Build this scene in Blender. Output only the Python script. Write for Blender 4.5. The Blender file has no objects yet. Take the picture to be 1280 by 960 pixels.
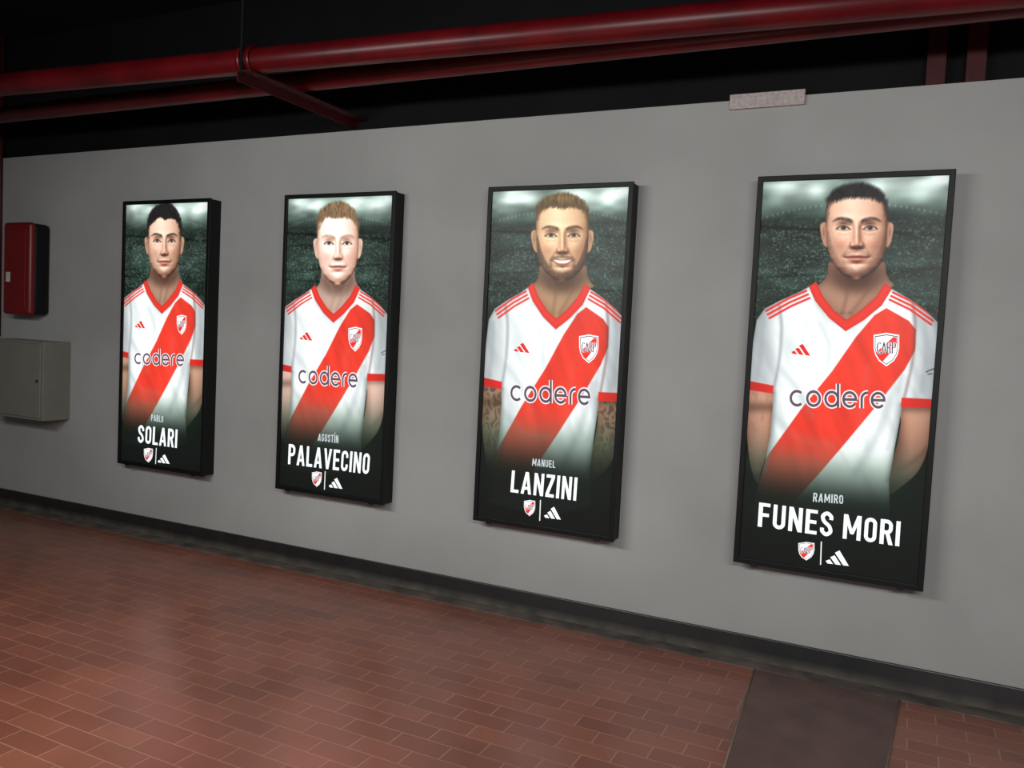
import bpy, bmesh, math, numpy as np
from mathutils import Matrix, Vector
sc=bpy.context.scene
DBG=None
try:
    sc.view_settings.view_transform='Standard'
    sc.view_settings.look='None'
except Exception as e: print(e)

# ---------------------------------------------------------------- camera
f,yaw,pit,rol,cx_,cy_=1028.799,-0.44888,-0.05741,0.04901,5.07723,-4.17231
PW,PH,PZ,PD=0.83515,1.86432,2.36872,0.10384
PXS=[0.0,1.46677,2.9129,4.36349]
ZW,ZB=2.76487,0.125
C=np.array([cx_,cy_,1.55])
F=np.array([math.sin(yaw)*math.cos(pit),math.cos(yaw)*math.cos(pit),math.sin(pit)])
R0=np.array([math.cos(yaw),-math.sin(yaw),0]); U0=np.cross(R0,F)
R=R0*math.cos(rol)+U0*math.sin(rol); U=np.cross(R,F)
def proj(x,y,z):
    dx=x-C[0];dy=y-C[1];dz=z-C[2]
    w=dx*F[0]+dy*F[1]+dz*F[2]
    return 640+f*(dx*R[0]+dy*R[1]+dz*R[2])/w, 480-f*(dx*U[0]+dy*U[1]+dz*U[2])/w
def hit(px,ax,val):
    D=F+R*(px[0]-640)/f-U*(px[1]-480)/f
    t=(val-C[ax])/D[ax]
    return C+t*D
cd=bpy.data.cameras.new('camera'); cam=bpy.data.objects.new('camera',cd)
sc.collection.objects.link(cam); sc.camera=cam
cd.sensor_width=36; cd.lens=f/1280*36; cd.clip_end=100; cd.clip_start=.01
if DBG:
    cd.lens*=DBG[2]; cd.shift_x=(DBG[0]-640)/1280*DBG[2]; cd.shift_y=-(DBG[1]-480)/1280*DBG[2]
M=Matrix.Identity(4)
for i in range(3):
    M[i][0]=R[i];M[i][1]=U[i];M[i][2]=-F[i];M[i][3]=C[i]
cam.matrix_world=M

# ---------------------------------------------------------------- helpers
def s2l(c):
    c=np.asarray(c,dtype=np.float64)/255.
    return np.where(c<=.04045,c/12.92,((c+.055)/1.055)**2.4)
def col(r,g,b): 
    v=s2l((r,g,b)); return (float(v[0]),float(v[1]),float(v[2]),1.)
def newmat(name):
    m=bpy.data.materials.new(name); m.use_nodes=True
    return m,m.node_tree.nodes,m.node_tree.links,m.node_tree.nodes['Principled BSDF']
def mat_simple(name,c,rough=.5,metal=0.,var=.12,scale=8.,bump=0.,spec=.5,coat=0.):
    m,N,L,b=newmat(name)
    tc=N.new('ShaderNodeTexCoord'); nz=N.new('ShaderNodeTexNoise'); nz.inputs['Scale'].default_value=scale; nz.inputs['Detail'].default_value=6
    L.new(tc.outputs['Object'],nz.inputs['Vector'])
    cr=N.new('ShaderNodeValToRGB'); cr.color_ramp.elements[0].position=.3; cr.color_ramp.elements[1].position=.7
    a=[max(0,v*(1-var)) for v in c[:3]]; d=[min(1,v*(1+var)) for v in c[:3]]
    cr.color_ramp.elements[0].color=(*a,1); cr.color_ramp.elements[1].color=(*d,1)
    L.new(nz.outputs['Fac'],cr.inputs['Fac']); L.new(cr.outputs['Color'],b.inputs['Base Color'])
    b.inputs['Roughness'].default_value=rough; b.inputs['Metallic'].default_value=metal
    b.inputs['Specular IOR Level'].default_value=spec
    if coat: b.inputs['Coat Weight'].default_value=coat
    if bump:
        bp=N.new('ShaderNodeBump'); bp.inputs['Strength'].default_value=bump; bp.inputs['Distance'].default_value=.01
        L.new(nz.outputs['Fac'],bp.inputs['Height']); L.new(bp.outputs['Normal'],b.inputs['Normal'])
    return m
def link(o,parent=None):
    sc.collection.objects.link(o)
    if parent: o.parent=parent
    return o
def mesh_obj(name,bm,mat,parent=None,smooth=False):
    me=bpy.data.meshes.new(name); bmesh.ops.recalc_face_normals(bm,faces=bm.faces); bm.to_mesh(me); bm.free()
    if mat: me.materials.append(mat)
    if smooth:
        for p in me.polygons: p.use_smooth=True
    return link(bpy.data.objects.new(name,me),parent)
def add_box(bm,lo,hi,bev=0.,seg=2):
    r=bmesh.ops.create_cube(bm,size=1.)
    vs=r['verts']
    for v in vs:
        v.co=Vector([lo[i]+(v.co[i]+.5)*(hi[i]-lo[i]) for i in range(3)])
    if bev>0:
        es=set(e for v in vs for e in v.link_edges)
        bmesh.ops.bevel(bm,geom=list(es),offset=bev,segments=seg,profile=.5,affect='EDGES')
def box(name,lo,hi,mat,parent=None,bev=0.,seg=2,smooth=False):
    bm=bmesh.new(); add_box(bm,lo,hi,bev,seg); return mesh_obj(name,bm,mat,parent,smooth)
def add_tube(bm,pts,r,n=24,cap=True):
    pts=[Vector(p) for p in pts]; rings=[]
    for i,p in enumerate(pts):
        t=(pts[min(i+1,len(pts)-1)]-pts[max(i-1,0)]).normalized()
        a=Vector((0,0,1)) if abs(t.z)<.9 else Vector((0,1,0))
        s=t.cross(a).normalized(); u=s.cross(t)
        rr=r[i] if isinstance(r,(list,tuple)) else r
        rings.append([bm.verts.new(p+s*rr*math.cos(2*math.pi*k/n)+u*rr*math.sin(2*math.pi*k/n)) for k in range(n)])
    for a,b in zip(rings,rings[1:]):
        for k in range(n): 
            fc=bm.faces.new((a[k],a[(k+1)%n],b[(k+1)%n],b[k])); fc.smooth=True
    if cap:
        bm.faces.new(rings[0][::-1]); bm.faces.new(rings[-1])
def tube(name,pts,r,mat,parent=None,n=24):
    bm=bmesh.new(); add_tube(bm,pts,r,n); return mesh_obj(name,bm,mat,parent)
def empty(name,loc,label,cat,group=None):
    e=bpy.data.objects.new(name,None); e.empty_display_size=.1; link(e); e.location=loc
    e['label']=label; e['category']=cat
    if group: e['group']=group
    return e
def reparent(o,p):
    # objects are authored in world space; keep them there under any parent chain
    o.parent=p
    bpy.context.view_layer.update()
    o.matrix_parent_inverse=p.matrix_world.inverted()
reparent2=reparent
def tag(o,label,cat,group=None):
    o['label']=label;o['category']=cat
    if group:o['group']=group
def structure(o): o['kind']='structure'

# ---------------------------------------------------------------- materials
def wall_mat():
    m,N,L,b=newmat('grey_painted_plaster')
    tc=N.new('ShaderNodeTexCoord')
    n1=N.new('ShaderNodeTexNoise'); n1.inputs['Scale'].default_value=.9; n1.inputs['Detail'].default_value=7
    n2=N.new('ShaderNodeTexNoise'); n2.inputs['Scale'].default_value=60; n2.inputs['Detail'].default_value=4
    L.new(tc.outputs['Object'],n1.inputs['Vector']); L.new(tc.outputs['Object'],n2.inputs['Vector'])
    cr=N.new('ShaderNodeValToRGB'); cr.color_ramp.elements[0].position=.3; cr.color_ramp.elements[1].position=.7
    cr.color_ramp.elements[0].color=col(149,150,148); cr.color_ramp.elements[1].color=col(169,171,169)
    L.new(n1.outputs['Fac'],cr.inputs['Fac'])
    sx=N.new('ShaderNodeSeparateXYZ'); L.new(tc.outputs['Object'],sx.inputs[0])
    mr=N.new('ShaderNodeMapRange'); mr.inputs['From Min'].default_value=.1; mr.inputs['From Max'].default_value=.4
    mr.inputs['To Min'].default_value=.3; mr.inputs['To Max'].default_value=0
    L.new(sx.outputs['Z'],mr.inputs['Value'])
    mu=N.new('ShaderNodeMath'); mu.operation='MULTIPLY'; L.new(mr.outputs[0],mu.inputs[0]); L.new(n1.outputs['Fac'],mu.inputs[1])
    mx=N.new('ShaderNodeMixRGB'); mx.inputs['Color2'].default_value=col(125,118,106)
    L.new(mu.outputs[0],mx.inputs['Fac']); L.new(cr.outputs['Color'],mx.inputs['Color1'])
    L.new(mx.outputs[0],b.inputs['Base Color'])
    b.inputs['Roughness'].default_value=.62; b.inputs['Specular IOR Level'].default_value=.3
    bp=N.new('ShaderNodeBump'); bp.inputs['Strength'].default_value=.15; bp.inputs['Distance'].default_value=.004
    L.new(n2.outputs['Fac'],bp.inputs['Height']); L.new(bp.outputs['Normal'],b.inputs['Normal'])
    return m
def floor_mat():
    m,N,L,b=newmat('red_brick_tile')
    tc=N.new('ShaderNodeTexCoord')
    br=N.new('ShaderNodeTexBrick')
    br.inputs['Scale'].default_value=1.; br.inputs['Brick Width'].default_value=.22; br.inputs['Row Height'].default_value=.102
    br.inputs['Mortar Size'].default_value=.0034; br.inputs['Mortar Smooth'].default_value=.4; br.inputs['Bias'].default_value=0
    br.inputs['Color1'].default_value=col(146,88,68); br.inputs['Color2'].default_value=col(130,76,60); br.inputs['Mortar'].default_value=col(164,120,100)
    L.new(tc.outputs['Object'],br.inputs['Vector'])
    nz=N.new('ShaderNodeTexNoise'); nz.inputs['Scale'].default_value=1.6; nz.inputs['Detail'].default_value=8
    L.new(tc.outputs['Object'],nz.inputs['Vector'])
    cr=N.new('ShaderNodeValToRGB'); cr.color_ramp.elements[0].position=.3; cr.color_ramp.elements[1].position=.75
    cr.color_ramp.elements[0].color=(.68,.66,.66,1); cr.color_ramp.elements[1].color=(1.06,1.06,1.06,1)
    L.new(nz.outputs['Fac'],cr.inputs['Fac'])
    mx=N.new('ShaderNodeMixRGB'); mx.blend_type='MULTIPLY'; mx.inputs['Fac'].default_value=1
    L.new(br.outputs['Color'],mx.inputs['Color1']); L.new(cr.outputs['Color'],mx.inputs['Color2'])
    L.new(mx.outputs[0],b.inputs['Base Color'])
    rr=N.new('ShaderNodeMapRange'); rr.inputs['To Min'].default_value=.2; rr.inputs['To Max'].default_value=.38
    L.new(nz.outputs['Fac'],rr.inputs['Value']); L.new(rr.outputs[0],b.inputs['Roughness'])
    b.inputs['Specular IOR Level'].default_value=1.
    bp=N.new('ShaderNodeBump'); bp.inputs['Strength'].default_value=.3; bp.inputs['Distance'].default_value=.003; bp.invert=True
    L.new(br.outputs['Fac'],bp.inputs['Height']); L.new(bp.outputs['Normal'],b.inputs['Normal'])
    return m
def base_mat():
    m,N,L,b=newmat('worn_black_baseboard_paint')
    tc=N.new('ShaderNodeTexCoord'); nz=N.new('ShaderNodeTexNoise'); nz.inputs['Scale'].default_value=9; nz.inputs['Detail'].default_value=8
    L.new(tc.outputs['Object'],nz.inputs['Vector'])
    sx=N.new('ShaderNodeSeparateXYZ'); L.new(tc.outputs['Object'],sx.inputs[0])
    mr=N.new('ShaderNodeMapRange'); mr.inputs['From Min'].default_value=0; mr.inputs['From Max'].default_value=.06; mr.inputs['To Min'].default_value=1.2; mr.inputs['To Max'].default_value=.12
    L.new(sx.outputs['Z'],mr.inputs['Value'])
    mu=N.new('ShaderNodeMath'); mu.operation='MULTIPLY'; L.new(mr.outputs[0],mu.inputs[0]); L.new(nz.outputs['Fac'],mu.inputs[1])
    mx=N.new('ShaderNodeMixRGB'); mx.inputs['Color1'].default_value=col(18,20,23); mx.inputs['Color2'].default_value=col(112,106,98)
    L.new(mu.outputs[0],mx.inputs['Fac']); L.new(mx.outputs[0],b.inputs['Base Color']); b.inputs['Roughness'].default_value=.4
    return m
M_wall=wall_mat(); M_floor=floor_mat(); M_base=base_mat()
M_black=mat_simple('black_paint',col(12,12,13),.8,var=.3,scale=3,spec=.2)
M_ceil=mat_simple('sooty_black_ceiling',col(16,14,14),.9,var=.4,scale=2,spec=.2)
M_gut=mat_simple('dirty_dark_cement',col(84,76,70),.8,var=.5,scale=7,bump=.3)
M_red=mat_simple('glossy_red_pipe_paint',col(88,8,15),.36,var=.4,scale=4,spec=.4)
M_redd=mat_simple('dull_red_steel_paint',col(58,7,11),.6,var=.3,scale=5,spec=.3)
M_frame=mat_simple('black_powder_coat',col(10,12,13),.5,var=.15,scale=20,spec=.3)
M_grey=mat_simple('grey_enamel_metal',col(118,118,109),.45,var=.06,scale=6)
M_greyd=mat_simple('dark_gap',col(50,50,48),.6)
M_redbox=mat_simple('red_cabinet_enamel',col(112,15,19),.42,var=.15,scale=6)
M_plate=mat_simple('maroon_floor_plate',col(92,70,65),.42,var=.2,scale=6)
M_alu=mat_simple('worn_metal',col(160,145,132),.4,metal=.4)
M_tray=mat_simple('pale_rough_metal',col(178,168,165),.6,metal=0,var=.2,scale=60,bump=.6)
M_white=mat_simple('white_label',col(190,190,186),.6)
def attr_mat():
    m,N,L,b=newmat('backlit_print')
    a=N.new('ShaderNodeAttribute'); a.attribute_name='Col'
    b.inputs['Base Color'].default_value=(.01,.01,.01,1); b.inputs['Roughness'].default_value=.35; b.inputs['Specular IOR Level'].default_value=.2
    L.new(a.outputs['Color'],b.inputs['Emission Color']); b.inputs['Emission Strength'].default_value=1.25
    return m
M_print=attr_mat()

# ---------------------------------------------------------------- room
XL,XR,YN=-4.,9.,-7.5
o=box('floor',(XL,YN,-.1),(XR,0,0),M_floor); structure(o)
o=box('wall_back',(XL,0,0),(XR,.25,ZW),M_wall); structure(o)
o=box('wall_back_upper',(XL,.06,ZW),(XR,.25,3.7),M_black); structure(o)
o=box('wall_left',(XL-.2,YN,0),(XL,.25,3.7),M_wall); structure(o)
o=box('wall_right',(XR,YN,0),(XR+.2,.25,3.7),M_wall); structure(o)
o=box('ceiling',(XL,YN,3.7),(XR,.25,3.8),M_ceil); structure(o)
o=box('baseboard_back',(XL,-.018,0),(XR,0,ZB),M_base,bev=.004); structure(o)
o=box('trim_1',(XL,-.12,0),(XR,-.018,.006),M_gut); structure(o)

# floor cover plate
a=hit((946,830),2,0);b=hit((905,960),2,0);c=hit((1125,872),2,0);d=hit((1108,960),2,0)
def toy(p,q,y): 
    t=(y-p[1])/(q[1]-p[1]); return p+(q-p)*t
yN=-2.2; yF=-.125
q=[toy(a,b,yF),toy(c,d,yF),toy(c,d,yN),toy(a,b,yN)]
bm=bmesh.new()
lo=[bm.verts.new((v[0],v[1],0.)) for v in q]; hi=[bm.verts.new((v[0],v[1],.005)) for v in q]
bm.faces.new(hi); bm.faces.new(lo[::-1])
for i in range(4): bm.faces.new((lo[i],lo[(i+1)%4],hi[(i+1)%4],hi[i]))
root=empty('floor_plate',((q[0]+q[2])/2).tolist()[:2]+[0],'dark maroon smooth cover plate set into the brick floor','floor plate')
o=mesh_obj('plate',bm,M_plate); reparent(o,root)
for n_,(i,j) in enumerate(((0,3),(1,2))):
    bm=bmesh.new()
    p=Vector(q[i]);r_=Vector(q[j]); p.z=r_.z=.0035
    add_tube(bm,[p,r_],.005,8)
    o=mesh_obj('edge_strip' if n_==0 else 'edge_strip.001',bm,M_alu); reparent(o,root); o['label']='worn light metal edging'

# ---------------------------------------------------------------- ceiling pipes
def extx(p0,p1,x): t=(x-p0[0])/(p1[0]-p0[0]); return p0+(p1-p0)*t
p0,p1=hit((0,106),2,2.905),hit((1050,8),2,2.905)
A=extx(p0,p1,-3.8);B=extx(p0,p1,8.5)
root=empty('ceiling_pipe',((A+B)/2).tolist(),'thick glossy red steel pipe running along under the ceiling','pipe','red ceiling pipes')
o=tube('pipe_run',[A,B],.064,M_red); reparent(o,root)
for n_,xx in enumerate((1.87,1.93)):
    bm=bmesh.new()
    c1=Vector(extx(A,B,xx-.012)); c2=Vector(extx(A,B,xx+.012)); add_tube(bm,[c1,c2],.076,24)
    o=mesh_obj('coupling' if n_==0 else 'coupling.001',bm,M_red); reparent(o,root)
yp1=extx(A,B,1.9)[1]
y2=-.5
A2=np.array([-3.8,y2,2.93]);B2=np.array([8.5,y2,2.89])
root=empty('ceiling_pipe.001',((A2+B2)/2).tolist(),'thinner red steel pipe running close to the wall top','pipe','red ceiling pipes')
o=tube('pipe_run',[A2,B2],.055,M_red); reparent(o,root)
xb=1.92; zb=2.838; ys=yp1-.07
root=empty('pipe_bracket',(xb,-.5,zb),'red steel angle bracket carrying the pipes from the wall','bracket')
bm=bmesh.new()
add_box(bm,(xb-.045,ys,zb-.006),(xb+.045,.06,zb)); add_box(bm,(xb-.045,ys,zb-.05),(xb-.039,.06,zb-.006)); 
o=mesh_obj('arm',bm,M_redd); reparent(o,root)
o=tube('hanger_rod',[(xb-.02,ys+.005,zb-.02),(xb-.02,ys+.005,3.7)],.008,M_black,n=12); reparent(o,root)
for k,pxx in enumerate((1172,1222)):
    h=hit((pxx,60),1,0.)
    bm=bmesh.new(); x=h[0]; zl=ZW+.001
    add_box(bm,(x-.038,.0,zl),(x+.038,.008,3.7)); add_box(bm,(x-.038,.008,zl),(x-.031,.058,3.7)); add_box(bm,(x+.031,.008,zl),(x+.038,.058,3.7))
    o=mesh_obj('steel_channel' if k==0 else 'steel_channel.001',bm,M_redd); tag(o,'dull red vertical steel channel standing on the wall top','steel channel','red steel channels')

# short metal plate on the wall top
h0=hit((912,126),1,-.02);h1=hit((1006,122),1,-.02)
bm=bmesh.new(); zc=(h0[2]+h1[2])/2
x0,x1=h0[0],h1[0]; zl,zh=zc-.036,zc+.036
add_box(bm,(x0,-.02,zl),(x1,-.001,zh),.003)
for i in range(13):
    for j in range(3):
        r=bmesh.ops.create_cone(bm,cap_ends=True,segments=10,radius1=.005,radius2=.004,depth=.003)
        bmesh.ops.rotate(bm,verts=r['verts'],cent=(0,0,0),matrix=Matrix.Rotation(math.pi/2,3,'X'))
        bmesh.ops.translate(bm,verts=r['verts'],vec=(x0+(x1-x0)*(i+.7)/13.4,-.0208,zl+.014+.021*j))
o=mesh_obj('metal_plate',bm,M_tray); tag(o,'short pale studded metal plate fixed along the wall top','metal plate')

# ---------------------------------------------------------------- wall boxes
def depth_for(pxb,pxf):
    X=hit(pxb,1,0)[0]; D=F+R*(pxf[0]-640)/f-U*(pxf[1]-480)/f
    t=(X-C[0])/D[0]; return X,(C+t*D)[1]
Xr,yf=depth_for((64,335),(37,335)); yf=max(yf,-.3)
Xl=hit((3,335),1,yf)[0]; zt=hit((37,277),1,yf)[2]; zbm=hit((37,394),1,yf)[2]
root=empty('fire_equipment_box',((Xl+Xr)/2,0,zbm),'red and black rounded wall box above the grey cabinet','fire equipment box')
o=box('body',(Xl+.004,yf+.03,zbm+.004),(Xr-.002,0,zt-.004),M_frame,bev=.035,seg=5,smooth=True); reparent(o,root); o['label']='black back shell'
o=box('cover',(Xl,yf,zbm),(Xr,yf+.055,zt),M_redbox,bev=.027,seg=6,smooth=True); reparent(o,root); o['label']='red rounded cover'; cvr=o
bm=bmesh.new(); add_box(bm,(Xl+.05,yf-.004,zbm+.05),(Xr-.05,yf+.003,zt-.05),.003)
o=mesh_obj('raised_panel',bm,M_redbox); reparent(o,cvr)
hl=hit((8,352),1,yf);hh=hit((13.5,340),1,yf)
o=box('sticker',(hl[0],yf-.0055,hl[2]),(hh[0],yf+.001,hh[2]),M_white); reparent(o,root); o['label']='small white sticker'
o=box('latch',(Xr-.006,yf+.10,(zt+zbm)/2-.03),(Xr+.006,yf+.13,(zt+zbm)/2+.03),M_frame,bev=.003); reparent(o,root)
xe=hit((0,300),1,-.014)[0]
o=tube('conduit_pipe',[(xe,-.014,hit((0,420),1,-.014)[2]),(xe,-.014,3.7)],.014,M_redd,n=16); tag(o,'thin red vertical conduit pipe on the wall','pipe')

Xr,yf=depth_for((88,475),(52,475)); yf=max(yf,-.3)
Xl=Xr-.62; zt=hit((52,427),1,yf)[2]; zbm=hit((52,527),1,yf)[2]
root=empty('electrical_cabinet',((Xl+Xr)/2,0,zbm),'grey metal electrical cabinet mounted on the wall','electrical cabinet')
o=box('body',(Xl,yf+.012,zbm),(Xr,0,zt),M_grey,bev=.004); reparent(o,root)
o=box('door',(Xl+.02,yf,zbm+.02),(Xr-.02,yf+.0125,zt-.02),M_grey,bev=.004); reparent(o,root); dr=o
o=box('lock',(Xr-.06,yf-.008,(zt+zbm)/2-.012),(Xr-.04,yf+.001,(zt+zbm)/2+.012),M_greyd,bev=.003); reparent(o,dr)

# ================================================================ POSTER PAINTING
def catmull(pts,n=6,closed=True):
    pts=np.array(pts,float); m=len(pts); out=[]
    rg=range(m) if closed else range(m-1)
    for i in rg:
        if closed: a,b,c,d=pts[(i-1)%m],pts[i],pts[(i+1)%m],pts[(i+2)%m]
        else: a,b,c,d=pts[max(i-1,0)],pts[i],pts[i+1],pts[min(i+2,m-1)]
        for k in range(n):
            t=k/n
            out.append(.5*((2*b)+(-a+c)*t+(2*a-5*b+4*c-d)*t*t+(-a+3*b-3*c+d)*t**3))
    if not closed: out.append(pts[-1])
    return np.array(out)
class Canvas:
    def __init__(s,PX,PY,u,v):
        s.X=PX.astype(np.float32); s.Y=PY.astype(np.float32); s.u=u; s.v=v
        s.rgb=np.zeros(PX.shape+(3,),np.float32); s.lab=np.zeros(PX.shape,np.int8)
    def sd(s,pts,smooth=True,margin=12):
        P=catmull(pts) if smooth else np.array(pts,float)
        x0,y0=P.min(0)-margin; x1,y1=P.max(0)+margin
        idx=np.nonzero((s.X>x0)&(s.X<x1)&(s.Y>y0)&(s.Y<y1))
        X=s.X[idx];Y=s.Y[idx]
        D=np.full(X.shape,1e9,np.float32); ins=np.zeros(X.shape,bool)
        for i in range(len(P)):
            ax,ay=P[i];bx,by=P[(i+1)%len(P)]
            ex,ey=bx-ax,by-ay; L=ex*ex+ey*ey+1e-9
            wx=X-ax;wy=Y-ay; t=np.clip((wx*ex+wy*ey)/L,0,1)
            D=np.minimum(D,(wx-ex*t)**2+(wy-ey*t)**2)
            cnd=((ay<=Y)!=(by<=Y))
            if abs(ey)>1e-9: ins^=cnd&(X<ax+(Y-ay)*ex/ey)
        D=np.sqrt(D); D=np.where(ins,D,-D)
        full=np.full(s.X.shape,-1e3,np.float32); full[idx]=D
        return full
    def mask(s,pts,soft=1.,smooth=True):
        return np.clip(s.sd(pts,smooth)/soft+.5,0,1)
    def fill(s,m,c,a=1.,lab=None):
        w=(m*a)[...,None]
        s.rgb=s.rgb*(1-w)+np.asarray(c,np.float32)*w
        if lab is not None: s.lab[m>.5]=lab
    def stroke(s,pts,w,c,a=1.,soft=1.,clip=None,taper=False):
        pts=np.array(pts,float)
        D=np.full(s.X.shape,1e9,np.float32)
        for p,q in zip(pts[:-1],pts[1:]):
            ex,ey=q-p;L=ex*ex+ey*ey+1e-9
            wx=s.X-p[0];wy=s.Y-p[1];t=np.clip((wx*ex+wy*ey)/L,0,1)
            D=np.minimum(D,(wx-ex*t)**2+(wy-ey*t)**2)
        m=np.clip((w/2-np.sqrt(D))/soft+.5,0,1); m=m*m*(3-2*m)
        if clip is not None: m=m*clip
        s.fill(m,c,a)
    def gstroke(s,pts,sig,c,a,clip=None):
        pts=catmull(pts,5,False); D=np.full(s.X.shape,1e9,np.float32)
        for p,q in zip(pts[:-1],pts[1:]):
            ex,ey=q-p;L=ex*ex+ey*ey+1e-9
            wx=s.X-p[0];wy=s.Y-p[1];t=np.clip((wx*ex+wy*ey)/L,0,1)
            D=np.minimum(D,(wx-ex*t)**2+(wy-ey*t)**2)
        m=np.exp(-D/(sig*sig))
        if clip is not None: m=m*clip
        s.fill(m,c,a)
    def blob(s,x,y,rx,ry,c,a=1.,p=2.,clip=None):
        m=np.exp(-((((s.X-x)/rx)**2+((s.Y-y)/ry)**2)**(p/2)))
        if clip is not None:m=m*clip
        s.fill(m,c,a)
def vnoise(X,Y,sx,sy,seed):
    r=np.random.RandomState(seed); T=r.rand(128,128).astype(np.float32)
    x=X/sx;y=Y/sy; xi=np.floor(x).astype(int);yi=np.floor(y).astype(int);fx=x-xi;fy=y-yi
    fx=fx**3*(fx*(fx*6-15)+10);fy=fy**3*(fy*(fy*6-15)+10)
    g=lambda i,j:T[(yi+j)%128,(xi+i)%128]
    return (g(0,0)*(1-fx)+g(1,0)*fx)*(1-fy)+(g(0,1)*(1-fx)+g(1,1)*fx)*fy

ANC=[(1057,411),(1108,437),(1001,435),(988,492),(1106,498),(937,480),(966,490),(1128,503),(1165,508),(1014,357),(1111,360),(948,395),(1171,402)]
PL=[
 dict(anc=[(202,388),(227,406),(175,405),(168,447),(230,450),(149,441),(158,449),(241,452),(254,457),(182,354),(226,356),(151,380),(256,384)],
  head=(205.5,301,20.5,28),skin=(216,172,144),hi=(246,216,194),sh=(140,94,72),hair=(24,21,22),beard=.14,style='quiff',neck=(189,222),
  name=('SOLARI',[(173,531),(222,537),(221,560),(172,553)]),first=('PABLO',[(189,518),(204,520),(204,528),(189,526)]),
  crest=(227,406,12,25),mark=(168.5,409,13,9),cod=[(168,441,455),(230,443,458)],lc=(185.5,569,11,18),ld=(195,560,580),lm=(197,578,15,11),fade=(478,548)),
 dict(anc=[(413,400),(444,424),(382,420),(374,468),(447,474),(351,456),(362,463),(463,467),(483,473),(392,362),(447,361),(356,388),(485,390)],
  head=(422.5,304,25.5,31.5),skin=(240,204,186),hi=(255,244,235),sh=(186,138,116),hair=(116,92,66),beard=.03,style='short',neck=(402,443),
  name=('PALAVECINO',[(361,555),(463,567),(461,593),(360,580)]),first=('AGUSTÍN',[(398,542),(423,544),(423,554),(397,551)]),
  crest=(444,424,17,31),mark=(374.5,424,16,10),cod=[(373,462,479),(447,467,485)],lc=(396,599,12,19),ld=(406,589,612),lm=(411,609,17,13),fade=(484,570)),
 dict(anc=[(697,411),(736,436),(652,433),(639,487),(738,495),(608,475),(625,484),(752,493),(771,500),(661,361),(736,362),(612,390),(777,393)],
  head=(703,294,32.5,35),skin=(214,168,128),hi=(248,216,172),sh=(134,92,62),hair=(84,64,38),beard=.75,style='crop',neck=(675,733),
  name=('LANZINI',[(640,588),(722,597),(720,626),(638,615)]),first=('MANUEL',[(666,573),(694,576),(694,585),(665,582)]),
  crest=(736,436,24,36),mark=(642,439,20,12),cod=[(638,481,501),(738,486,507)],lc=(662,635,14,20),ld=(675,625,651),lm=(680,647,21,15),fade=(502,604)),
 dict(anc=ANC,
  head=(1071,285,38,39),skin=(212,160,132),hi=(248,208,182),sh=(126,80,62),hair=(26,23,24),beard=.28,style='fade',neck=(1036,1106),
  name=('FUNES MORI',[(949,628),(1126,652),(1124,683),(947,658)]),first=('RAMIRO',[(1017,616),(1054,619),(1054,630),(1016,627)]),
  crest=(1108,437,32,42),mark=(989,442,24,14),cod=[(987,487,508),(1107,490,511)],lc=(1008,689,20,23),ld=(1026,677,706),lm=(1032,704,29,18),fade=(540,640)),
]
WHITE=(240,245,244); RED=(224,58,42)
def ramp(s,stops,cols):
    return np.stack([np.interp(s,stops,[c[i] for c in cols]) for i in range(3)],-1)
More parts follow.
